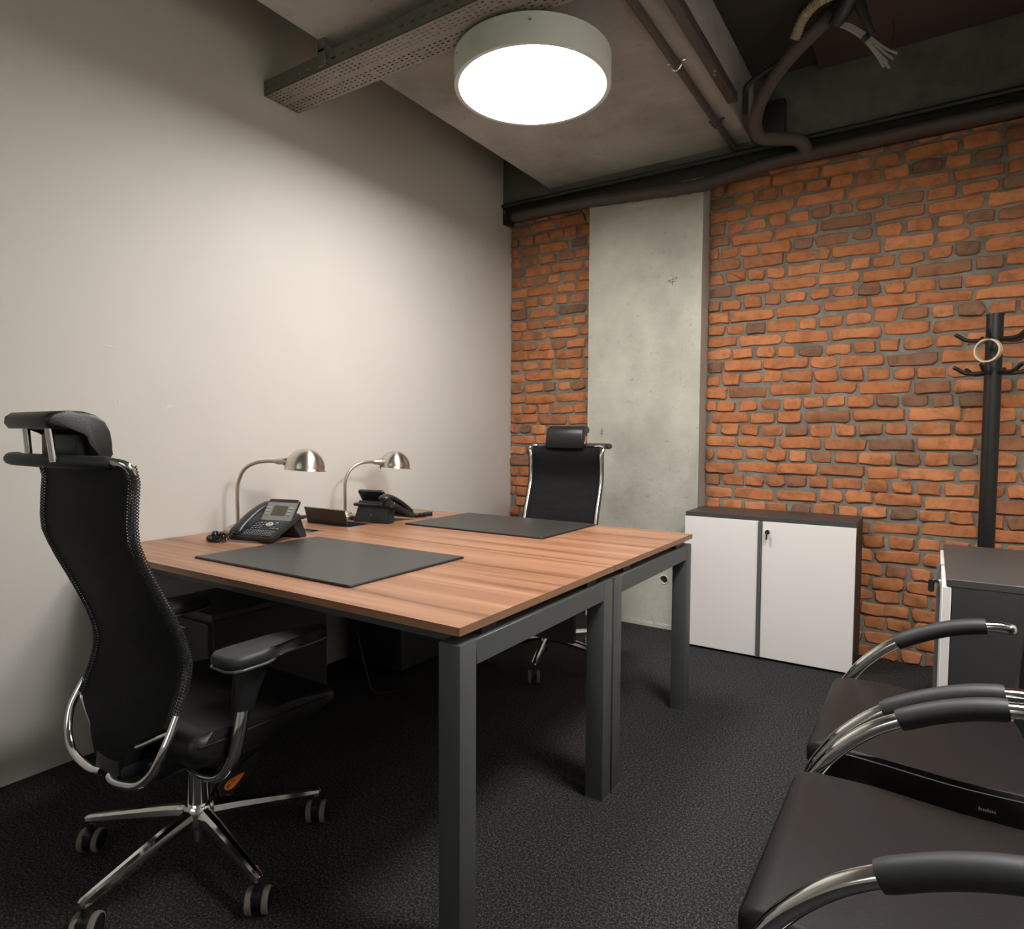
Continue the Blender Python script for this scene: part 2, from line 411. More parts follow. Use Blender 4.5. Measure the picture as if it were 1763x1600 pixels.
def make_brick_wall(name, xa, xb, label, seed, seen, limit=300):
    bm = B(); box(bm, xa, xb, MORT, .3, 0, 2.72); w = struct(link(name, bm, M['mortar'], smooth=0), label)
    bs = brick_rows(xa, xb, 2.63, seed)
    vis = [b for b in bs if seen(b)]; rest = [b for b in bs if not seen(b)]
    camp = Vector((2.4965, -3.7844, 1.154))
    vis.sort(key=lambda b: -(b[1]-b[0])/((Vector(((b[0]+b[1])/2, 0, b[2]))-camp).length**2))
    rest += vis[limit:]
    def one(bl, nm, stuff=False):
        bm = B(); lay = bm.verts.layers.float.new('tint')
        for b in bl: brick_mesh(bm, b[0], b[1], b[2], b[3], b[4], random.Random(b[6]), b[5], lay)
        o = link(nm, bm, M['brick'], w, 50)
        if stuff: o['kind'] = 'stuff'
    for b in vis[:limit]: one([b], 'brick')
    if rest: one(rest, 'brickwork', True)
    return w
def seen_right(b):
    if b[0] > 2.86: return False
    if b[3] < .72 and b[0] > 1.40 and b[1] < 2.16: return False
    if b[0] > 2.56 and b[3] < .6: return False
    return True
make_brick_wall('wall_back', 1.372, XR, 'rough orange brick wall with wide grey mortar joints behind the white cabinet', 11, seen_right)
make_brick_wall('wall_back_left', 0.0, .672, 'narrow strip of orange brick wall between beige wall and concrete pillar', 23, lambda b: b[3] > .62 or b[0] > .4)

# concrete pillar with a round hole
def pillar():
    x0, x1, y0, z1 = .668, 1.374, -.125, 2.598
    hx, hz, hr, hs = 1.182, .295, .027, .06
    bm = B(); seg = 24
    def V(x, z, y=y0): return bm.verts.new((x, y, z))
    sq = []
    for k in range(seg):
        a = 2*PI*k/seg; ca, sa = math.cos(a), math.sin(a); m = max(abs(ca), abs(sa)); sq.append(V(hx+hs*ca/m, hz+hs*sa/m))
    ci = [V(hx+hr*math.cos(2*PI*k/seg), hz+hr*math.sin(2*PI*k/seg)) for k in range(seg)]
    cb = [V(hx+hr*math.cos(2*PI*k/seg), hz+hr*math.sin(2*PI*k/seg), y0+.09) for k in range(seg)]
    for k in range(seg):
        q = (k+1) % seg; bm.faces.new((sq[k], sq[q], ci[q], ci[k])); bm.faces.new((ci[k], ci[q], cb[q], cb[k]))
    bm.faces.new(cb)
    xs = [x0, hx-hs, hx+hs, x1]; zs = [0, hz-hs, hz+hs, z1]
    for i in range(3):
        for k in range(3):
            if i == 1 and k == 1: continue
            bm.faces.new((V(xs[i], zs[k]), V(xs[i+1], zs[k]), V(xs[i+1], zs[k+1]), V(xs[i], zs[k+1])))
    for x in (x0, x1): bm.faces.new((V(x, 0), V(x, z1), V(x, z1, .013), V(x, 0, .013)))
    bmesh.ops.remove_doubles(bm, verts=bm.verts[:], dist=.0005)
    p = struct(link('trim_4', bm, M['concrete'], smooth=0), 'flat grey concrete pillar standing between two strips of brick')
    bm = B(); tube(bm, [(hx+(hr-.002)*math.cos(2*PI*k/32), y0-.001, hz+(hr-.002)*math.sin(2*PI*k/32)) for k in range(32)], .003, 8, closed=True); link('hole_sleeve', bm, M['lampbody'], p)
    bm = B()   # rough mortar lip at the foot
    top = [(x0+i*(x1-x0)/40, .02+.013*rnd.random()) for i in range(41)]
    prism(bm, [(x0, 0.001)] + top + [(x1, 0.001)], 'y', y0-.006, y0+.002); link('foot_lip', bm, M['concrete'], p, 0)
    def mark(cx, cz, lines):
        bm = B()
        for a, b, c, d in lines: tube(bm, [(cx+a, y0-.0005, cz+b), (cx+c, y0-.0005, cz+d)], .0016, 5, 1)
        link('pencil_mark', bm, M['pencil'], p, 0)
    mark(1.204, 2.042, [(0, -.024, .004, .03), (-.024, .004, .026, .012), (-.017, -.008, .02, -.002), (-.03, -.001, -.012, .002), (.012, .016, .03, .020)])
    mark(.767, 1.161, [(0, -.026, 0, .03), (-.012, .006, .012, .010), (-.012, -.005, .012, -.002), (-.005, .018, .012, .02)])
    return p
pillar()

# ------------------------------------------------------------------ ceiling services
def ceiling_lamp(label, x, y, mat):
    t = thing('ceiling_lamp', label, 'ceiling light', (x, y, 2.606))
    bm = B(); R = .305
    cyl(bm, (0, 0, .001), (0, 0, .125), .012, 16); cyl(bm, (0, 0, .115), (0, 0, .134), .055, 32); link('suspension_stem', bm, M['lampbody'], t)
    bm = B()
    lathe(bm, [(R-.018, -.104), (R-.006, -.106), (R-.001, -.104), (R, -.098), (R, 0), (0, 0)], 64)
    link('lamp_housing', bm, M['lampbody'], t, 40)
    bm = B(); lathe(bm, [(0, -.098), (R-.018, -.098), (R-.017, -.095), (0, -.09)], 64); link('diffuser', bm, mat, t, 40)
    for a in (-1.05, -2.2, 1.2):
        bm = B(); cyl(bm, (R*math.cos(a), R*math.sin(a), -.03), ((R+.004)*math.cos(a), (R+.004)*math.sin(a), -.03), .004, 10); link('screw', bm, M['steel'], t)
ceiling_lamp('large round white drum ceiling light glowing below the cable tray', 1.141, -1.582, M['emit'])
ceiling_lamp('round white drum ceiling light above the two visitor chairs', 2.62, -2.22, M['emit2'])

def cable_tray():
    t = thing('cable_tray', 'brown perforated metal cable tray hanging across the ceiling', 'cable tray', (.004, -1.8765, 2.622))
    L, W, H = 1.62, .181, .062
    # bottom plate with real slots: columns along x, rows along y
    rows = [.016, .033, .050, .067, .108, .125, .142, .159]   # slot rows
    ys = [0]
    for r in rows: ys += [r-.0032, r+.0032]
    ys.append(W)
    n = 62; pitch = L/n; xs = [0]
    for i in range(n): xs += [i*pitch+.006, i*pitch+.019]
    xs.append(L)
    bm = B(); V = {}
    def v(i, j, z):
        if (i, j, z) not in V: V[(i, j, z)] = bm.verts.new((xs[i], ys[j]-W/2, z))
        return V[(i, j, z)]
    for i in range(len(xs)-1):
        for j in range(len(ys)-1):
            hole = (i % 2 == 1) and (j % 2 == 1)
            if hole:
                rr = (j-1)//2; col = (i-1)//2
                if (rr % 2) != (col % 2) and rr in (1, 2, 5, 6) and col % 5 == 0: hole = False
            if not hole: bm.faces.new((v(i, j, 0), v(i+1, j, 0), v(i+1, j+1, 0), v(i, j+1, 0)))
    sheet_thick(bm, (0, 0, .0015))
    link('tray_bottom', bm, M['tray'], t, 0)
    for s in (-1, 1):
        bm = B(); V2 = {}
        zs = [0, .026, .034, H]; nx = 31; xx = [0]
        for i in range(nx): xx += [i*L/nx+.012, i*L/nx+.034]
        xx.append(L)
        for i in range(len(xx)-1):
            for j in range(3):
                if i % 2 == 1 and j == 1: continue
                q = [(i, j), (i+1, j), (i+1, j+1), (i, j+1)]
                for k in q:
                    if k not in V2: V2[k] = bm.verts.new((xx[k[0]], s*W/2, zs[k[1]]))
                bm.faces.new([V2[k] for k in q])
        sheet_thick(bm, (0, -s*.0015, 0))
        tube(bm, [(0, s*(W/2-.003), H), (L, s*(W/2-.003), H)], .004, 6, 1)
        link('tray_side', bm, M['traydark'], t, 0)
    bm = B(); box(bm, -.001, .001, -W/2, W/2, 0, H); link('tray_end', bm, M['traydark'], t)
    for x in (.38, 1.3):
        bm = B(); box(bm, x-.02, x+.02, -W/2-.012, -W/2-.002, .01, .118, .002); box(bm, x-.02, x+.02, W/2+.002, W/2+.012, .01, .118, .002); box(bm, x-.02, x+.02, -W/2-.012, W/2+.012, H+.002, H+.014, .001)
        link('tray_bracket', bm, M['traydark'], t)
cable_tray()

def run(name, label, cat, pts, r, mat, n=6, seg=12, **kw):
    bm = B(); tube(bm, pts, r, seg, n, **kw); return tag(link(name, bm, mat), label, cat)
# two thin conduits along the slab
t = thing('conduit_pipe', 'thin dark conduit pipe clamped along the slab, left of the two beside the round light', 'pipe', (1.535, -.11, 2.722))
bm = B(); tube(bm, [(0, 0, 0), (0, -3.2, 0)], .017, 14, 1); link('pipe', bm, M['pipe'], t)
for y in (-.34, -.95, -2.2):
    bm = B(); tube(bm, [(-.038, y, .016), (-.022, y, .012), (-.018, y, -.004), (0, y, -.021), (.018, y, -.004), (.022, y, .012), (.038, y, .016)], .0055, 8, 4, flat=1.6); link('pipe_clamp', bm, M['chrome'] if y == -.95 else M['pipe'], t)
t = thing('conduit_pipe', 'dark square conduit along the right edge of the slab, ending above the brown hose', 'pipe', (1.655, -.62, 2.735))
bm = B(); box(bm, -.022, .022, -2.6, 0, -.02, .025, .004); link('pipe', bm, M['pipe'], t)
for y in (-.3, -1.0):
    bm = B(); lathe(bm, [(0, -.028), (.008, -.028), (.009, -.022), (.009, -.018)], 12, Matrix.Translation((0.0, y, 0))); link('screw', bm, M['chrome'], t)
# trunking, pipe and wrapped pipe along the beam
t = thing('cable_trunking', 'dark rectangular trunking along the wall top under the concrete beam', 'trunking', (0.002, -.098, 2.60))
bm = B(); box(bm, 0, XR-.01, 0, .092, 0, .086, .003); link('trunking_body', bm, M['pipeblack'], t)
bm = B(); box(bm, .0, .03, -.006, .09, -.026, .088, .002); link('end_cap', bm, M['pipeblack'], t)
bm = B(); prism(bm, rnd_rect(.006, .026, .045, .062, .005), 'y', -.009, -.005); link('end_slot', bm, M['port'], t)
run('ceiling_pipe', 'long thin black pipe running along the lower edge of the concrete beam', 'pipe', [(.01, -.118, 2.688), (1.2, -.118, 2.684), (XR-.01, -.118, 2.69)], .0135, M['pipeblack'], 3)
wp = [(.12, -.140, 2.592), (.40, -.150, 2.590), (.66, -.165, 2.578), (.95, -.170, 2.560), (1.2, -.172, 2.544), (1.38, -.172, 2.538), (1.55, -.160, 2.558), (1.75, -.142, 2.585), (2.0, -.126, 2.597), (2.3, -.124, 2.603), (2.6, -.120, 2.604), (3.05, -.12, 2.60)]
bm = B(); R_ = tube(bm, wp, .040, 14, 10, flat=.85)
for ring in R_:
    k = 1 + rnd.uniform(-.07, .07); c = sum((v.co for v in ring), Vector())/len(ring)
    for v in ring: v.co = c + (v.co-c)*(k + rnd.uniform(-.04, .04))
wrap = tag(link('wrapped_pipe', bm, M['wrap'], smooth=60), 'sagging brown wrapped pipe draped along the top of the bricks', 'pipe')
# hanging brown hose, corrugated conduit, wires
hp = [(2.07, -.60, 2.985), (1.97, -.58, 2.93), (1.85, -.53, 2.86), (1.745, -.44, 2.78), (1.70, -.36, 2.715), (1.715, -.30, 2.665), (1.80, -.25, 2.655), (1.865, -.20, 2.655), (1.90, -.165, 2.625), (1.905, -.15, 2.59)]
run('flexible_hose', 'brown fabric sleeved hose looping down from the ceiling onto the wrapped pipe', 'hose', hp, .032, M['hose'], 8, 14)
cp = [(1.93, -.66, 2.90), (1.97, -.70, 2.955), (2.03, -.73, 2.985), (2.10, -.74, 2.99)]
bm = B(); P_ = catmull(cp, 44)
tube(bm, P_, .021, 14, 1, rfun=lambda t: 1+.10*math.cos(t*44*PI)); tag(link('corrugated_conduit', bm, M['corr'], smooth=0), 'cream ribbed conduit curving above the brown hose', 'conduit')
t = thing('cable_bundle', 'black taped bundle of cables with pale loose wire ends hanging from the ceiling', 'cables', (2.13, -.66, 3.0))
bm = B(); tube(bm, [(.02, .0, .055), (.01, 0, -.0), (-.02, .01, -.05), (-.05, .02, -.085)], .052, 12, 6, rfun=lambda q: 1.05-.55*q); tube(bm, [(.02, 0, .05), (.05, .01, -.03), (.075, .02, -.10), (.10, .03, -.16)], .03, 10, 6, rfun=lambda q: 1-.7*q)
link('bundle_wrap', bm, M['pipeblack'], t)
for k, (dx, dz) in enumerate(((0, 0), (.012, .006), (-.008, -.006), (.02, .016), (.004, -.012))):
    bm = B(); tube(bm, [(-.045, .02, -.08+dz*.2), (.0+dx*.4, .03, -.10+dz*.6), (.065+dx*.6, .05, -.155+dz*.5), (.12+dx, .07, -.225+dz), (.155+dx*1.7, .08, -.27-abs(dx)*.4+dz*2)], .0052, 6, 6); link('wire', bm, M['wire'], t)
bm = B(); cyl(bm, (.066, .05, -.148), (.080, .056, -.168), .016, 12); link('cable_tie', bm, M['pipeblack'], t)
for q in ([(.10, .06, -.19), (.16, .09, -.20), (.175, .10, -.14), (.165, .10, -.09)], [(.12, .07, -.22), (.18, .09, -.24), (.17, .1, -.25)]):
    bm = B(); tube(bm, q, .004, 6, 5); link('red_wire', bm, M['wirered'], t)
run('bracket_pipe', 'bent black pipe hooking off the end of the square conduit', 'pipe', [(1.685, -.50, 2.70), (1.685, -.50, 2.80), (1.69, -.505, 2.83), (1.72, -.51, 2.85), (1.80, -.52, 2.875), (1.9, -.53, 2.90)], .014, M['pipeblack'], 6, 10)
bm = B(); box(bm, 1.70, 1.80, -.165, -.103, 2.72, 2.90, .006); tag(link('shadow_block', bm, M['pipeblack']), 'small black block standing in for a shadow on the beam behind the brown hose', 'box')  # black block modelled in place of the dark shadow beside the bent pipe

# ------------------------------------------------------------------ desks
DX1 = 1.664
def desk(label, y0, y1, right_y, flap):
    """y0..y1 world extent; right_y = which side is the seam (+1: seam at y1)"""
    t = thing('desk', label, 'desk', (0.006, y0, 0), 0, 'pair of facing walnut desks')
    L, D = DX1-.006, y1-y0
    bm = B()
    # table top, with a rectangular opening for the cable port
    if flap:
        fx0, fx1, fy0, fy1 = flap
        for a in ((0, L, 0, fy0), (0, L, fy1, D), (0, fx0, fy0, fy1), (fx1, L, fy0, fy1)): box(bm, a[0], a[1], a[2], a[3], .721, .74)
    bm.normal_update()
    for f in bm.faces:
        if abs(f.normal.x) > .9: f.material_index = 1
    link('tabletop', bm, [M['wood'], M['woodedge']], t, 0)
    for x in (0.002, L-.062):
        for y in (.004, D-.064):
            bm = B(); box(bm, x, x+.06, y, y+.06, .004, .699, .0025, 2); lg = link('leg', bm, M['frame'], t)
            bm = B(); box(bm, x-.0005, x+.0605, y-.0005, y+.0605, 0, .004); link('foot_plate', bm, M['port'], lg, 0)
        bm = B(); box(bm, x+.0005, x+.0595, .065, D-.065, .640, .6985, .002, 1); link('frame_rail', bm, M['frame'], t)
        for y in (.10, D-.16):
            bm = B(); box(bm, x+.012, x+.048, y, y+.06, .6985, .721); link('spacer', bm, M['pipeblack'], t)
    for y in (.12, D-.17):
        bm = B(); box(bm, .063, L-.063, y, y+.05, .655, .6985, .002, 1); link('cross_rail', bm, M['frame'], t)
    return t
d1 = desk('walnut desk nearest the camera, with the mesh chair tucked at its front', -2.7131, -1.9215, 1, (.068, .338, .617, .760))
d2 = desk('walnut desk on the far side of the seam, nearer the brick wall', -1.9165, -1.1321, -1, (.066, .361, .088, .232))
bm = B(); box(bm, .12, 1.535, .755, .773, .475, .654); link('modesty_panel', bm, M['brown_panel'], d1, 0)

def port(parent, x0, x1, y0, y1, open_):
    bm = B(); e = .012
    for a in ((x0, x1, y0, y0+e), (x0, x1, y1-e, y1), (x0, x0+e, y0+e, y1-e), (x1-e, x1, y0+e, y1-e)): box(bm, a[0]-.0, a[1], a[2], a[3], .722, .7404)
    f = link('cable_port_frame', bm, M['port'], parent, 0)
    bm = B(); box(bm, x0+e, x1-e, y0+e, y1-e, .66, .664)
    for a in ((x0+.006, x1-.006, y0+.006, y0+e), (x0+.006, x1-.006, y1-e, y1-.006), (x0+.006, x0+e, y0+e, y1-e), (x1-e, x1-.006, y0+e, y1-e)): box(bm, *a, .66, .722)
    link('port_well', bm, M['black'], f, 0)
    bm = B()
    if open_:
        box(bm, x0+.006, x1-.024, -.004, .004, 0, .074, .002, 1)
        xf(bm, Matrix.Translation((0, y0+.012, .7405)) @ Matrix.Rotation(math.radians(14), 4, 'X'))
        link('port_lid', bm, M['portlid'], parent)
        bm = B(); box(bm, x0+.004, x1-.022, -.0045, .0045, .074, .0755)
        xf(bm, Matrix.Translation((0, y0+.012, .7405)) @ Matrix.Rotation(math.radians(14), 4, 'X')); link('lid_edge', bm, M['port'], f, 0)
    else:
        box(bm, x0+e, x1-e, y0+e, y1-.052, .736, .7405); link('port_lid', bm, M['port'], parent, 0)
        bm = B(); tube(bm, [(x0+.03, y1-.034, .7395), (x1-.03, y1-.034, .7395)], .007, 8, 1, flat=.4); link('port_brush', bm, M['black'], f)
port(d1, .068, .338, .617, .760, False)
port(d2, .066, .361, .088, .232, True)

# drawer pedestals under both desks
def pedestal(label, x, y, rz):
    t = thing('drawer_pedestal', label, 'drawer unit', (x, y, 0), rz, 'drawer pedestals under the desks')
    bm = B(); box(bm, -.175, .175, -.25, .25, .03, .50, .003, 1); link('body', bm, M['side_dark'], t)
    bm = B(); box(bm, -.18, .18, -.255, .26, .50, .522, .002, 1); link('top_panel', bm, M['anthracite'], t)
    for k in range(3):
        bm = B(); box(bm, -.172, .172, -.268, -.251, .04+k*.153, .185+k*.153, .002, 1); d = link('drawer', bm, M['side_dark'], t)
        bm = B(); box(bm, -.06, .06, -.285, -.268, .155+k*.153, .163+k*.153, .002, 1); link('handle', bm, M['steel'], d)
    for sx in (-1, 1):
        for sy in (-1, 1):
            bm = B(); cyl(bm, (sx*.14-.012, sy*.2, .02), (sx*.14+.012, sy*.2, .02), .02, 14); box(bm, sx*.14-.006, sx*.14+.006, sy*.2-.01, sy*.2+.01, .02, .032); link('caster', bm, M['black'], t)
pedestal('dark drawer pedestal under the left end of the near desk', .252, -2.26, 0)
pedestal('dark drawer pedestal under the left end of the far desk', .252, -1.32, PI)

run('power_cable', 'thin black power cable hanging under the desks near the beige wall', 'cable', [(.43, -1.86, .65), (.44, -1.85, .50), (.40, -1.82, .30), (.43, -1.80, .12), (.46, -1.78, .012), (.52, -1.70, .006), (.60, -1.68, .006)], .005, M['black'], 8, 8)
# desk mats
for (x0, x1, y0, y1, lab) in ((.472, 1.205, -2.600, -2.096, 'black rectangular desk mat on the near walnut desk'), (.496, 1.224, -1.619, -1.139, 'black rectangular desk mat on the far desk before the high-back chair')):
    t = thing('desk_mat', lab, 'desk mat', ((x0+x1)/2, (y0+y1)/2, .7401), 0, 'desk mats'); hx, hy = (x1-x0)/2, (y1-y0)/2
    bm = B(); prism(bm, rnd_rect(-hx, hx, -hy, hy, .006, 3), 'z', 0, .0055, .0012, 1); link('mat_base', bm, M['black'], t)
    bm = B(); prism(bm, rnd_rect(-hx+.003, hx-.003, -hy+.003, hy-.003, .006, 3), 'z', .0055, .0068, .0005, 1); link('mat_top', bm, M['mat'], t)

# ------------------------------------------------------------------ desk lamps
def desk_lamp(label, x, y, rz, dh=0.0, droop=0.0):
    t = thing('desk_lamp', label, 'desk lamp', (x, y, .7405), rz, 'nickel desk lamps')
    bm = B(); lathe(bm, [(0, 0), (.049, 0), (.051, .003), (.051, .014), (.047, .019), (.036, .022), (.032, .030), (.014, .036), (.0, .037)], 40); link('lamp_base', bm, M['steel'], t)
    bm = B(); tube(bm, [(0, 0, .03), (0, 0, .08), (0, 0, .15), (.004, 0, .195+dh*.6), (.030, 0, .245+dh), (.075, 0, .272+dh), (.125, 0, .280+dh), (.17, 0, .279+dh)], .0076, 12, 8); link('gooseneck', bm, M['steel'], t)
    hd = Matrix.Translation((.165, 0, .279+dh)) @ Matrix.Rotation(droop, 4, 'Y')
    bm = B(); lathe(bm, [(0, -.005), (.010, -.005), (.013, .005), (.0135, .024), (.017, .030), (.017, .050), (.014, .056)], 24, hd @ Matrix.Rotation(PI/2, 4, 'Y')); sk = link('socket', bm, M['steel'], t)
    bm = B(); tube(bm, [hd @ Vector((.035, 0, -.014)), hd @ Vector((.035, 0, -.030))], .0028, 8, 1); bmesh.ops.create_icosphere(bm, subdivisions=1, radius=.004, matrix=Matrix.Translation(hd @ Vector((.035, 0, -.031)))); link('switch', bm, M['black'], sk)
    bm = B(); R = .079; prof = []
    for k in range(15):
        a = math.radians(90*k/14); prof.append((R*math.sin(a)*(1 if k else 0), R*math.cos(a)*1.0))
    prof += [(R+.001, -.004), (R+.006, -.008), (R+.006, -.0095), (R-.001, -.006)] + [(R*.97*math.sin(math.radians(90*k/10)), R*.97*math.cos(math.radians(90*k/10))) for k in range(10, -1, -1)]
    lathe(bm, prof, 48); sh = link('lamp_shade', bm, M['spun'], t, 60); sh.matrix_local = hd @ Matrix.Translation((.117, 0, -.025)) @ Matrix.Rotation(-droop*.3+.08, 4, 'Y')
    bm = B(); bmesh.ops.create_icosphere(bm, subdivisions=2, radius=.026, matrix=hd @ Matrix.Translation((.105, 0, -.0))); link('bulb', bm, M['lampbody'], t)
desk_lamp('brushed nickel gooseneck lamp behind the near telephone', .095, -2.188, math.radians(33), .016)
desk_lamp('brushed nickel gooseneck lamp behind the raised cable flap', .124, -1.633, math.radians(77), -.010)

# ------------------------------------------------------------------ telephones
def telephone(label, x, y, rz, cord):
    t = thing('telephone', label, 'telephone', (x, y, .7405), rz, 'desk telephones')
    ang = math.radians(24)
    T = Matrix.Translation((0, -.10, .004)) @ Matrix.Rotation(ang, 4, 'X')      # tilted body frame: x, along, normal
    def tb(bm): xf(bm, T)
    bm = B(); prism(bm, rnd_rect(-.105, .105, 0, .185, .012, 4), 'z', 0, .020, .004, 2); tb(bm); body = link('body', bm, M['phone'], t)
    bm = B(); prism(bm, rnd_rect(-.047, .098, .006, .108, .004, 3), 'z', .020, .0215); tb(bm); link('key_field', bm, M['black'], body)
    # keys, joined: each is only a few pixels
    bm = B()
    for r in range(4):
        for c in range(3): box(bm, -.036+c*.017, -.024+c*.017, .056+r*.0125, .064+r*.0125, .0215, .0235)
    for r in range(3):
        for c in range(4): box(bm, .052+c*.0115, .060+c*.0115, .056+r*.014, .064+r*.014, .0215, .0235)
    for r in range(4):
        for c in range(11): box(bm, -.041+c*.0123, -.032+c*.0123, .010+r*.0098, .017+r*.0098, .0215, .0235)
    tb(bm); link('keypad', bm, M['key'], body, 0)['kind'] = 'stuff'
    bm = B()
    for r in range(4):
        for c in range(3): box(bm, -.034+c*.017, -.027+c*.017, .0585+r*.0125, .0615+r*.0125, .0235, .0238)
    for r in range(3):
        for c in range(11): box(bm, -.0385+c*.0123, -.0355+c*.0123, .0215+r*.0098, .0245+r*.0098, .0235, .0238)
    box(bm, .052, .063, .098, .104, .0235, .0238); box(bm, .083, .091, .059, .064, .0235, .0238)
    tb(bm); link('key_legends', bm, M['keylight'], body, 0)['kind'] = 'stuff'
    bm = B(); box(bm, .064, .071, .056, .068, .0236, .0239); box(bm, .052, .058, .060, .066, .0236, .0239); tb(bm); link('coloured_keys', bm, M['keygreen'], body, 0)
    bm = B(); lathe(bm, [(.008, .0215), (.008, .026), (.0135, .026), (.0145, .0215)], 24, Matrix.Translation((.030, .088, 0))); lathe(bm, [(0, .0255), (.005, .0255), (.0055, .0215)], 16, Matrix.Translation((.030, .088, 0))); tb(bm); link('navigation_ring', bm, M['keylight'], body)
    # display, hinged up
    T2 = Matrix.Translation((0, .012, .066)) @ Matrix.Rotation(math.radians(54), 4, 'X')
    bm = B(); prism(bm, rnd_rect(-.045, .100, -.008, .098, .010, 4), 'z', -.006, .008, .002, 1); xf(bm, T2); dp = link('display', bm, M['phone'], t)
    bm = B(); prism(bm, rnd_rect(-.042, .097, .000, .082, .003, 2), 'z', .008, .0092); xf(bm, T2); link('silver_face', bm, M['phone_silver'], dp)
    bm = B(); prism(bm, rnd_rect(-.005, .062, .022, .066, .002, 2), 'z', .0092, .0100); xf(bm, T2); link('screen', bm, M['screen'], dp)
    for sx in (-.026, .080):
        for k in range(3):
            bm = B(); prism(bm, rnd_rect(sx-.009, sx+.009, .026+k*.0135, .033+k*.0135, .003, 3), 'z', .0092, .0112); xf(bm, T2); link('soft_key', bm, M['keylight'], dp)
    bm = B(); box(bm, -.030, .0, .0885, .0915, .0081, .0084); xf(bm, T2); link('name_strip', bm, M['key'], dp, 0)
    # foot
    bm = B(); w0, w1 = .100, .086
    pts = [(-w0, .062, 0), (w0, .062, 0), (w0, .106, 0), (-w0, .106, 0), (-w1, .030, .060), (w1, .030, .060), (w1, .084, .078), (-w1, .084, .078)]
    vs = [bm.verts.new(p) for p in pts]
    for q in ((0, 1, 2, 3), (4, 5, 6, 7), (0, 1, 5, 4), (1, 2, 6, 5), (2, 3, 7, 6), (3, 0, 4, 7)): bm.faces.new([vs[i] for i in q])
    bmesh.ops.bevel(bm, geom=bm.edges[:], offset=.003, segments=2, affect='EDGES'); foot = link('foot', bm, M['phone'], t)
    bm = B(); prism(bm, rnd_rect(-.110, .106, .045, .098, .006, 3), 'z', .072, .086, .003, 1); link('rear_ledge', bm, M['phone'], t)
    bm = B(); nrm = Matrix.Translation((0, .1035, .030)) @ Matrix.Rotation(math.radians(15.8), 4, 'X')
    lathe(bm, [(.0025, 0), (.0035, .0006), (.0045, 0)], 16, nrm @ Matrix.Translation((0, -.0022, .006)) @ Matrix.Rotation(-PI/2, 4, 'X'))
    for k in range(9): box(bm, -.014+k*.0032, -.0118+k*.0032, 0, .0006, -.002, .0018 if k % 3 else .003)
    link('maker_mark', bm, M['port'], foot, 0)
    # handset on the left
    bm = B(); hp = [(-.078, -.085, .040), (-.078, -.060, .058), (-.078, -.01, .088), (-.078, .04, .110), (-.078, .085, .122), (-.078, .105, .118)]
    tube(bm, hp, .026, 14, 6, flat=.55, rfun=lambda q: .86+.22*abs(2*q-1)**1.6, round_end=True, up=(0, 0, 1))
    for yy, zz in ((-.066, .040), (.082, .098)): cyl(bm, (-.078, yy, zz-.012), (-.078, yy+.006, zz+.012), .022, 18)
    hs = link('handset', bm, M['phone'], t, 60)
    bm = B(); tube(bm, [(-.0575, -.07, .050), (-.0555, -.01, .082), (-.056, .04, .105), (-.057, .09, .115)], .0022, 6, 6); link('handset_trim', bm, M['key'], hs)
    # coiled cord
    P = catmull(cord, 26); pts = []
    nturn = 30; prev = None
    for i, p in enumerate(P):
        tg = (P[min(i+1, len(P)-1)]-P[max(i-1, 0)]).normalized(); a = Vector((0, 0, 1)); u = (a-tg*a.dot(tg)).normalized(); w = tg.cross(u)
        for s in range(8):
            q = i+s/8; k0 = min(int(q), len(P)-2); pc = P[k0].lerp(P[k0+1], min(1, q-k0)); ph = 2*PI*nturn*(q/len(P)); pts.append(pc + (u*math.cos(ph)+w*math.sin(ph))*.0088)
    bm = B(); tube(bm, pts, .0025, 5, 1); link('coiled_cord', bm, M['black'], t, 60)
    return t
telephone('black desk telephone with raised grey display on the near desk', .335, -2.215, math.radians(13),
          [(-.078, -.095, .034), (-.086, -.125, .016), (-.115, -.145, .0115), (-.155, -.140, .0115), (-.172, -.112, .0115), (-.150, -.090, .0125), (-.120, -.105, .020), (-.140, -.128, .029), (-.160, -.105, .026)])
telephone('black desk telephone seen from behind beside the far desk mat', .318, -1.565, math.radians(188),
          [(-.078, -.095, .034), (-.085, -.12, .016), (-.09, -.15, .0115), (-.105, -.18, .0115), (-.10, -.215, .0115), (-.12, -.235, .0115)])

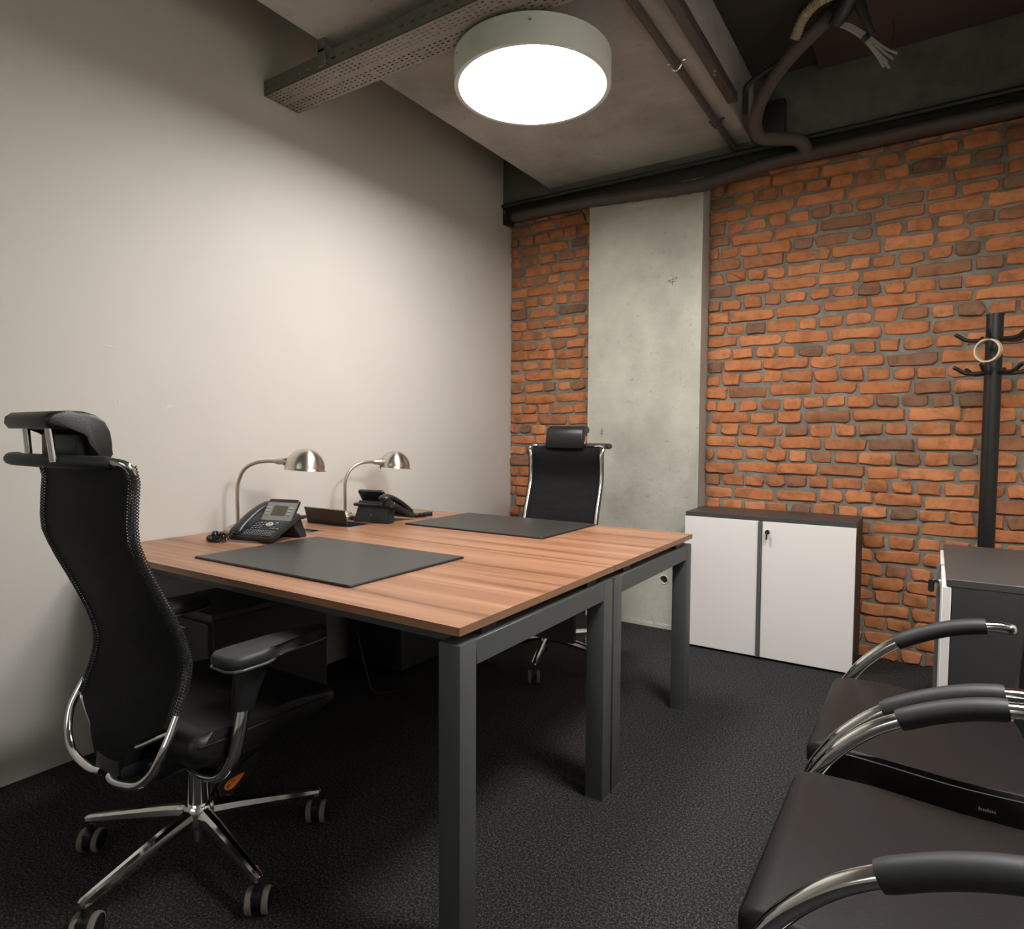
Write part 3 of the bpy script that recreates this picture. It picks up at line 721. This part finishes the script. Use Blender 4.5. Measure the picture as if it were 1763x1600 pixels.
# ------------------------------------------------------------------ office chairs
BACKP = [(.365, .215), (.43, .212), (.485, .190), (.56, .160), (.62, .147), (.68, .162), (.76, .195), (.85, .238), (.915, .264), (.98, .265), (1.045, .256), (1.082, .268)]
def back_d(z):
    P = BACKP
    for (a, da), (b, db) in zip(P, P[1:]):
        if z <= b: 
            t = max(0, (z-a)/(b-a)); return da+(db-da)*t
    return P[-1][1]
BW = .212
def half_w(z):
    if z >= .485: return BW
    if z >= .435: return .10 + (z-.435)/.05*(BW-.10)
    return .062 + (z-.365)/.07*(.038)
def office_chair(label, x, y, rz, spin=0.0, lever=True):
    t = thing('office_chair', label, 'chair', (x, y, 0), rz, 'mesh office chairs with headrests')
    # five-star base
    bm = B(); lathe(bm, [(0, .098), (.033, .098), (.040, .112), (.040, .150), (.034, .158), (.0, .158)], 28); link('base_hub', bm, M['chrome'], t)
    for k in range(5):
        a = math.radians(64+72*k)+spin; R = Matrix.Rotation(a, 4, 'Z')
        bm = B(); rings = []
        for (r, w, zt, h) in ((.028, .020, .152, .040), (.10, .0185, .143, .038), (.20, .0155, .126, .032), (.29, .013, .110, .026), (.318, .012, .104, .020), (.325, .007, .099, .012)):
            sec = [(-w, zt-h*.55), (-w*.8, zt-h*.18), (-w*.35, zt), (w*.35, zt), (w*.8, zt-h*.18), (w, zt-h*.55), (w*.7, zt-h), (-w*.7, zt-h)]
            rings.append([bm.verts.new((r, q[0], q[1])) for q in sec])
        for i in range(len(rings)-1):
            for j in range(8): bm.faces.new((rings[i][j], rings[i][(j+1) % 8], rings[i+1][(j+1) % 8], rings[i+1][j]))
        bm.faces.new(rings[0]); bm.faces.new(rings[-1]); xf(bm, R); link('base_leg', bm, M['chrome'], t, 30)
        cr = math.radians(-57)-rz + rnd.uniform(-.12, .12)
        C = R @ Vector((.312, 0, 0)); CM = Matrix.Translation((C.x, C.y, 0)) @ Matrix.Rotation(cr, 4, 'Z')
        bm = B(); cyl(bm, (0, 0, .052), (0, 0, .085), .008, 12); box(bm, -.022, .020, -.013, .013, .026, .060, .006, 2); xf(bm, CM); ca = link('caster', bm, M['black'], t)
        for s in (-1, 1):
            bm = B(); cyl(bm, (-.006, s*.0125, .0305), (-.006, s*.0255, .0305), .0262, 22); xf(bm, CM); link('wheel_cover', bm, M['black'], ca, 35)
            bm = B(); lathe(bm, [(.0258, -.0078), (.0292, -.0068), (.0305, -.003), (.0305, .003), (.0292, .0068), (.0258, .0078)], 26, CM @ Matrix.Translation((-.006, s*.0195, .0305)) @ Matrix.Rotation(PI/2, 4, 'X')); link('wheel_tread', bm, M['tread'], ca, 35)
    bm = B(); cyl(bm, (0, 0, .055), (0, 0, .10), .019, 20); cyl(bm, (0, 0, .158), (0, 0, .305), .0275, 24, .0265); link('gas_column', bm, M['chrome'], t)
    # mechanism
    bm = B(); box(bm, -.085, .085, -.17, .13, .303, .365, .014, 3); link('tilt_mechanism', bm, M['black'], t)
    bm = B(); box(bm, -.055, .055, -.225, -.15, .325, .365, .01, 2); prism(bm, [(-.232, .345), (-.19, .325), (-.165, .40), (-.18, .48), (-.196, .48), (-.222, .40)], 'x', -.052, .052, .005, 2); link('spine_bracket', bm, M['black'], t)
    # seat
    sp = [(-.160, .405), (-.150, .382), (-.06, .372), (.15, .372), (.245, .378), (.268, .395), (.272, .418), (.258, .440), (.225, .452), (.12, .452), (-.03, .450), (-.11, .456), (-.145, .456), (-.162, .438)]
    bm = B(); prism(bm, sp, 'x', -.245, .245, .028, 4); seat = link('seat', bm, M['leather'], t, 60)
    for s in (-1, 1):
        bm = B(); tube(bm, [(s*.243, -.145, .430), (s*.246, -.05, .426), (s*.246, .12, .426), (s*.243, .235, .422)], .0035, 6, 6); tube(bm, [(s*.236, -.145, .398), (s*.240, -.05, .394), (s*.240, .12, .394), (s*.236, .235, .399)], .003, 6, 6); link('seat_piping', bm, M['leather'], seat)
    bm = B(); box(bm, -.20, .20, -.13, .21, .355, .373, .006, 2); link('seat_pan', bm, M['black'], t)
    # arms
    for s in (-1, 1):
        bm = B(); tube(bm, [(s*.07, -.07, .325), (s*.15, -.08, .318), (s*.215, -.075, .328), (s*.256, -.07, .37), (s*.268, -.058, .44), (s*.268, -.045, .50)], .019, 14, 8, flat=.75); link('arm_support', bm, M['chrome'], t)
        bm = B(); rings = []
        for (z, a, b, yc) in ((.496, .022, .028, -.046), (.53, .024, .034, -.040), (.585, .024, .048, -.022), (.606, .026, .060, -.010)):
            rings.append([bm.verts.new((s*.268+a*math.cos(2*PI*k/16), yc+b*math.sin(2*PI*k/16), z)) for k in range(16)])
        for i in range(3):
            for j in range(16): bm.faces.new((rings[i][j], rings[i][(j+1) % 16], rings[i+1][(j+1) % 16], rings[i+1][j]))
        bm.faces.new(rings[0]); bm.faces.new(rings[-1]); link('arm_sleeve', bm, M['black'], t, 50)
        def padline(k):   # broad at the rear, stepping to a slim front
            P = [(.050, -.128), (.058, -.108), (.060, -.050), (.055, -.028), (.038, -.004), (.031, .018), (.030, .13), (.024, .166), (.0, .177), (-.022, .170), (-.034, .14), (-.040, .02), (-.052, -.07), (-.048, -.115), (-.028, -.136), (.03, -.138)]
            return [(s*(.268 + px*k), py*(1+(k-1)*.35)+.025) for px, py in P]
        bm = B(); prism(bm, padline(1.0), 'z', .612, .640, .010, 3); pad = link('arm_pad', bm, M['rubber'], t, 60)
        bm = B(); prism(bm, padline(1.03), 'z', .6065, .612, .001, 1); link('pad_rim', bm, M['port'], pad, 40)
    # back panel
    zs = [.365, .38, .40, .42, .435, .45, .468, .485, .52, .56, .59, .62, .65, .69, .74, .79, .84, .88, .915, .95, 1.0, 1.045, 1.07, 1.082]
    def smooth_d(z): return (back_d(z-.02)+2*back_d(z)+back_d(z+.02))/4
    def sheet(bm, x0f, x1f, off, nx, bow=.0):
        uv = bm.loops.layers.uv.new('uv'); rows = []
        for z in zs:
            a, b = x0f(z), x1f(z)
            if b-a < .002: continue
            row = []
            for i in range(nx+1):
                xx = a+(b-a)*i/nx; row.append(bm.verts.new((xx, -smooth_d(z)-off + bow*(1-(xx/BW)**2)*(-1), z)))
            rows.append(row)
        for r0, r1 in zip(rows, rows[1:]):
            for i in range(nx):
                f = bm.faces.new((r0[i], r0[i+1], r1[i+1], r1[i]))
                for lp in f.loops: lp[uv].uv = (lp.vert.co.x, lp.vert.co.z)
    eb = .022
    bm = B(); sheet(bm, lambda z: -half_w(z)+(eb if z >= .484 else 0), lambda z: half_w(z)-(eb if z >= .484 else 0), .0, 10, .012)
    bmesh.ops.solidify(bm, geom=bm.faces[:], thickness=.006); link('backrest', bm, M['net'], t, 60)
    for s in (-1, 1):
        bm = B(); zs2 = [z for z in zs if z >= .484]; uv = bm.loops.layers.uv.new('uv'); rows = []
        for z in zs2:
            row = []
            for i in range(9):   # band rolls round the back and the outside of the frame tube
                a = math.radians(-215+i*30); rr = .0155
                row.append(bm.verts.new((s*(BW-.0135+rr*math.cos(a)), -smooth_d(z)+.007+rr*math.sin(a), z)))
            rows.append(row)
        acc = 0
        for q, (r0, r1) in enumerate(zip(rows, rows[1:])):
            dl = (r1[0].co-r0[0].co).length
            for i in range(8):
                f = bm.faces.new((r0[i], r0[i+1], r1[i+1], r1[i])); 
                for lp in f.loops:
                    col = r0.index(lp.vert) if lp.vert in r0 else r1.index(lp.vert)
                    lp[uv].uv = (col*.0055, acc + (dl if lp.vert in r1 else 0))
            acc += dl
        link('backrest_edge', bm, M['netopen'], t, 60)
        # chrome tube in the edge, coming out at the top corner and at the bottom
        bm = B(); pts = [(s*.155, -.290, 1.088), (s*.192, -.280, 1.090), (s*.212, -.268, 1.078), (s*(BW-.0135), -smooth_d(1.045)+.007, 1.045)]
        pts += [(s*(BW-.0135), -smooth_d(z)+.007, z) for z in (.98, .915, .85, .76, .69, .65, .62, .59, .55, .50)]
        tube(bm, pts, .0085, 10, 4); link('frame_tube', bm, M['chrome'], t)
        bm = B(); tube(bm, [(s*.212, -.176, .51), (s*.216, -.195, .475), (s*.214, -.212, .44), (s*.196, -.226, .395), (s*.155, -.236, .360), (s*.10, -.24, .345), (s*.05, -.238, .338), (s*.02, -.232, .340)], .0095, 12, 6); link('lower_loop', bm, M['chrome'], t)
        bm = B(); tube(bm, [(s*.212, -.188, .478), (s*.16, -.200, .452), (s*.105, -.210, .425), (s*.05, -.216, .412)], .005, 8, 5); link('lower_trim', bm, M['chrome'], t)
    # head support
    bm = B(); tube(bm, [(-.226, -.306, 1.090), (-.216, -.320, 1.090), (-.15, -.338, 1.090), (0, -.340, 1.090), (.10, -.322, 1.089), (.165, -.288, 1.087)], .0165, 14, 6, round_end=True, flat=.9); link('top_rail', bm, M['rubber'], t)
    bm = B(); hp = []
    outer = [(-.372, 1.160), (-.380, 1.172), (-.378, 1.186), (-.366, 1.195), (-.335, 1.198), (-.305, 1.197), (-.283, 1.190), (-.264, 1.176), (-.254, 1.155), (-.250, 1.130), (-.252, 1.104), (-.258, 1.080)]
    inner = [(-.284, 1.080), (-.290, 1.104), (-.290, 1.130), (-.295, 1.148), (-.306, 1.158), (-.335, 1.160)]
    prism(bm, outer+inner, 'x', -.096, .114, .009, 3); link('headrest', bm, M['leather'], t, 50)
    for xx in (-.078, .078):
        bm = B(); tube(bm, [(xx, -.345-xx*.1, 1.09), (xx, -.352-xx*.12, 1.166)], .0075, 12, 1); link('headrest_post', bm, M['chrome'], t)
    bm = B(); box(bm, -.085, .085, -.312, -.286, 1.085, 1.150, .006, 2); link('headrest_plate', bm, M['black'], t)
    if lever:
        # leaf-shaped height paddle
        bm = B(); P = [(.0, -.015), (.03, -.026), (.065, -.026), (.105, -.010), (.128, .012), (.120, .020), (.09, .022), (.05, .022), (.01, .016)]
        prism(bm, P, 'y', -.004, .004, .0025, 2); xf(bm, Matrix.Translation((.150, -.042, .247)) @ Matrix.Rotation(math.radians(72), 4, 'Z') @ Matrix.Rotation(math.radians(-30), 4, 'Y')); pd = link('height_lever', bm, M['black'], t)
        lm = Matrix.Translation((.150, -.042, .247)) @ Matrix.Rotation(math.radians(72), 4, 'Z') @ Matrix.Rotation(math.radians(-30), 4, 'Y')
        bm = B(); P = [(.014+.021*(1-math.cos(a)) + (.014*max(0, (1-math.cos(a))/2)**3), .013*math.sin(a)*(1-.55*((1-math.cos(a))/2)**2)) for a in [2*PI*k/24 for k in range(24)]]
        prism(bm, P, 'y', -.0048, -.0041); xf(bm, lm @ Matrix.Translation((.004, 0, -.003))); st = link('lever_sticker', bm, M['orange'], pd, 0)
        bm = B()
        for (a, b, c, d) in ((.024, -.004, .027, .002), (.028, -.002, .030, .003), (.031, -.001, .034, .001), (.040, .0, .041, .005), (.043, .001, .046, .003), (.047, .0, .048, .005)): box(bm, a, c, -.0052, -.0047, min(b, d), max(b, d)+.0012)
        xf(bm, lm @ Matrix.Translation((.0, 0, -.003))); link('sticker_print', bm, M['ink'], pd, 0)
        bm = B(); prism(bm, [(0, 0), (.02, .006), (.03, .012), (.012, .010)], 'y', -.003, .0); xf(bm, Matrix.Translation((.17, -.03, .318)) @ Matrix.Rotation(math.radians(60), 4, 'Z')); link('lever_marker', bm, M['orange'], t, 0)
    return t
office_chair('black mesh high-back office chair at the near desk, turned away from camera', .866, -2.829, math.radians(.8), 0)
office_chair('black mesh high-back office chair behind the far desk, facing the camera', .882, -.985, math.radians(189), math.radians(36), False)

# ------------------------------------------------------------------ visitor chairs
def visitor_chair(label, x, y, rz, tagged, pad_front):
    t = thing('visitor_chair', label, 'chair', (x, y, 0), rz, 'leather visitor chairs on the right')
    sp = [(-.215, .385), (-.18, .372), (.10, .372), (.18, .375), (.210, .390), (.224, .412), (.225, .438), (.214, .456), (.18, .464), (.08, .460), (-.06, .452), (-.16, .452), (-.215, .46)]
    bm = B(); prism(bm, sp, 'x', -.242, .242, .018, 4); seat = link('seat', bm, M['leather_brown'], t, 60)
    for s in (-1, 1):
        bm = B(); tube(bm, [(s*.2425, .19, .440), (s*.2425, .15, .448), (s*.2425, .08, .446), (s*.2425, -.06, .438), (s*.2425, -.20, .440)], .0028, 6, 6); link('seat_piping', bm, M['leather_brown'], seat)
    bm = B(); box(bm, -.215, .215, -.19, .17, .352, .373, .005, 2); link('seat_pan', bm, M['black'], t)
    if tagged:
        bm = B(); box(bm, -.2435, -.2418, -.128, -.092, .400, .414); tg = link('fabric_tag', bm, M['black'], seat, 0)
        bm = B()
        for k in range(8): box(bm, -.2441, -.2434, -.1245+k*.0036, -.1222+k*.0036, .4045, (.4085 if k not in (3, 7) else .411))
        link('tag_print', bm, M['tagwhite'], tg, 0)
    arm = [(.215, .16), (.216, .30), (.207, .40), (.180, .457), (.142, .510), (.080, .568), (.0, .614), (-.075, .643), (-.145, .656), (-.182, .655)]
    for s in (-1, 1):
        X = s*.27
        bm = B(); low = [(-.30, .016), (-.15, .016), (.12, .016), (.18, .026), (.207, .065), (.215, .11)]
        tube(bm, [(X, a, b) for a, b in low + arm], .0148, 16, 7, round_end=True); link('arm_frame', bm, M['chrome'], t, 60)
        path = catmull([(X, a, b) for a, b in arm], 8); sel = [p for p in path if -.136 < p.y < pad_front]
        bm = B(); tube(bm, sel, .0212, 18, 1, rfun=lambda q: 1.0 if .012 < q < .988 else .93); link('arm_pad', bm, M['rubber'], t, 50)
        bm = B(); box(bm, X-.012 if s < 0 else X-.05, X+.05 if s < 0 else X+.012, .10, .13, .362, .374); 
        tube(bm, [(s*.20, .115, .362), (X, .19, .36)], .009, 8, 1); link('seat_bracket', bm, M['chrome'], t)
    bm = B(); tube(bm, [(-.27, -.30, .016), (-.2, -.30, .016), (.2, -.30, .016), (.27, -.30, .016)], .0148, 14, 2); link('floor_bar', bm, M['chrome'], t)
    # net back in a curved frame
    uvrows = []
    bm = B(); uv = bm.loops.layers.uv.new('uv')
    prof = [(-.178, .44, .150), (-.190, .48, .190), (-.196, .53, .212), (-.200, .60, .222), (-.213, .68, .225), (-.240, .76, .222), (-.268, .82, .212), (-.283, .85, .19)]
    rows = [[bm.verts.new((w*q/6, yy-.012*(1-(q/6)**2), z)) for q in range(-6, 7)] for yy, z, w in prof]
    for r0, r1 in zip(rows, rows[1:]):
        for i in range(12):
            f = bm.faces.new((r0[i], r0[i+1], r1[i+1], r1[i]))
            for lp in f.loops: lp[uv].uv = (lp.vert.co.x, lp.vert.co.z)
    bmesh.ops.solidify(bm, geom=bm.faces[:], thickness=.004); link('backrest', bm, M['net'], t, 60)
    bm = B(); lft = [(-w-.004, yy, z) for yy, z, w in prof]; rgt = [(w+.004, yy, z) for yy, z, w in prof][::-1]
    tube(bm, [(-.15, -.16, .385)] + lft + rgt + [(.15, -.16, .385)], .0085, 10, 5); link('back_frame', bm, M['rubber'], t, 60)
    return t
visitor_chair('dark leather visitor chair nearest the camera, without a seat tag', 2.497, -2.592, PI/2, False, .042)
visitor_chair('dark leather visitor chair nearer the side cabinet, white tag on its seat side', 2.497, -1.972, PI/2, True, .072)

# ------------------------------------------------------------------ cabinets
def cabinet(label, loc, rz, W, D, H, lock_side=1):
    """front faces -y locally, front plane at y = 0"""
    t = thing('cabinet', label, 'cabinet', loc, rz, 'low two-door office cabinets')
    bm = B(); box(bm, 0, W, 0.0, D, H-.022, H, .0015, 1); link('top_panel', bm, M['anthracite'], t)
    for x in (0.001, W-.019):
        bm = B(); box(bm, x, x+.018, .014, D-.004, .012, H-.022); link('side_panel', bm, M['side_dark'], t, 0)
    bm = B(); box(bm, .019, W-.019, D-.012, D-.005, .03, H-.022); link('back_panel', bm, M['side_dark'], t, 0)
    bm = B(); box(bm, .019, W-.019, .03, D-.012, .035, .053); link('bottom_panel', bm, M['side_dark'], t, 0)
    bm = B(); box(bm, .004, W-.004, .020, D-.02, 0, .0118); link('plinth', bm, M['black'], t, 0)
    mid = W*.477; g = .0035
    for (a, b, nm) in ((.0, mid-.012, 'left'), (mid+.006, W-.001, 'right')):
        bm = B(); box(bm, a+.001, b, -.010, .012, .013, H-.024, .0012, 1); dr = link('door', bm, M['white'], t)
        if nm == 'right':
            bm = B(); kx = a+.028; kz = H-.075
            lathe(bm, [(0, .002), (.011, .002), (.011, -.002), (.009, -.004), (.0, -.004)], 20, Matrix.Translation((kx, -.0125, kz)) @ Matrix.Rotation(PI/2, 4, 'X') @ Matrix.Rotation(PI, 4, 'X')); link('lock', bm, M['chrome'], dr)
            bm = B(); box(bm, kx-.0015, kx+.0015, -.034, -.014, kz-.005, kz+.005, .0008, 1)
            prism(bm, rnd_rect(-.010, .010, -.050, -.006, .008, 4), 'x', -.0025, .0025, .001, 1)
            for v in bm.verts:
                if v.co.z < .2 and v.co.z < H-.3: v.co = Vector((kx+v.co.x, -.036+v.co.y*.9, kz+.012+v.co.z))
            bmesh.ops.create_cone(bm, cap_ends=True, segments=16, radius1=.010, radius2=.010, depth=.004, matrix=Matrix.Translation((kx, -.030, kz)) @ Matrix.Rotation(PI/2, 4, 'X'))
            link('key', bm, M['rackmetal'], dr)
    bm = B(); box(bm, mid-.0115, mid+.0055, -.022, .010, .013, H-.024, .0015, 1); link('door_strip', bm, M['strip'], t)
    return t
cabinet('low cabinet with two white doors and a key, against the brick wall', (1.377, -.344, 0), 0, .826, .332, .738)
cabinet('low cabinet at the right edge, seen from its dark side, before the coat rack', (2.540, -.822, 0), -PI/2, .722, .43, .74)

# ------------------------------------------------------------------ coat rack and tape
def coat_rack():
    t = thing('coat_rack', 'black metal coat rack with two tiers of hooks by the brick wall', 'coat rack', (2.698, -.36, 0))
    bm = B(); cyl(bm, (0, 0, .02), (0, 0, 1.665), .031, 28); cyl(bm, (0, 0, 1.665), (0, 0, 1.672), .0325, 28); link('pole', bm, M['rackmetal'], t)
    bm = B(); lathe(bm, [(0, 0), (.20, 0), (.205, .006), (.20, .014), (.06, .024), (.034, .032), (0, .032)], 40); link('rack_base', bm, M['rackmetal'], t)
    for tier, z in ((0, 1.565), (1, 1.425)):
        for k in range(5 if tier == 0 else 6):
            a = math.radians((192, 258, 318, 30, 105)[k]) if tier == 0 else math.radians((190, 250, 310, 10, 70, 130)[k])
            c, s = math.cos(a), math.sin(a)
            P = [(.027, 0), (.075, -.003), (.105, .002), (.125, .016), (.138, .024)]
            bm = B(); tube(bm, [(c*r, s*r, z+h) for r, h in P], .0082, 10, 5, round_end=True); link('hook', bm, M['rackmetal'], t)
coat_rack()
t = thing('tape_roll', 'roll of beige adhesive tape hanging on an upper coat rack hook', 'tape', (2.674, -.441, 1.511), math.radians(-28))
bm = B(); XM = Matrix.Rotation(PI/2, 4, 'X')
lathe(bm, [(.0445, -.012), (.0495, -.012), (.0495, .012), (.0445, .012), (.0445, -.012)], 40, XM); link('tape', bm, M['tape'], t, 40)
bm = B(); lathe(bm, [(.0425, -.0125), (.0444, -.0125), (.0444, .0125), (.0425, .0125), (.0425, -.0125)], 40, XM); link('core', bm, M['tapecore'], t, 40)
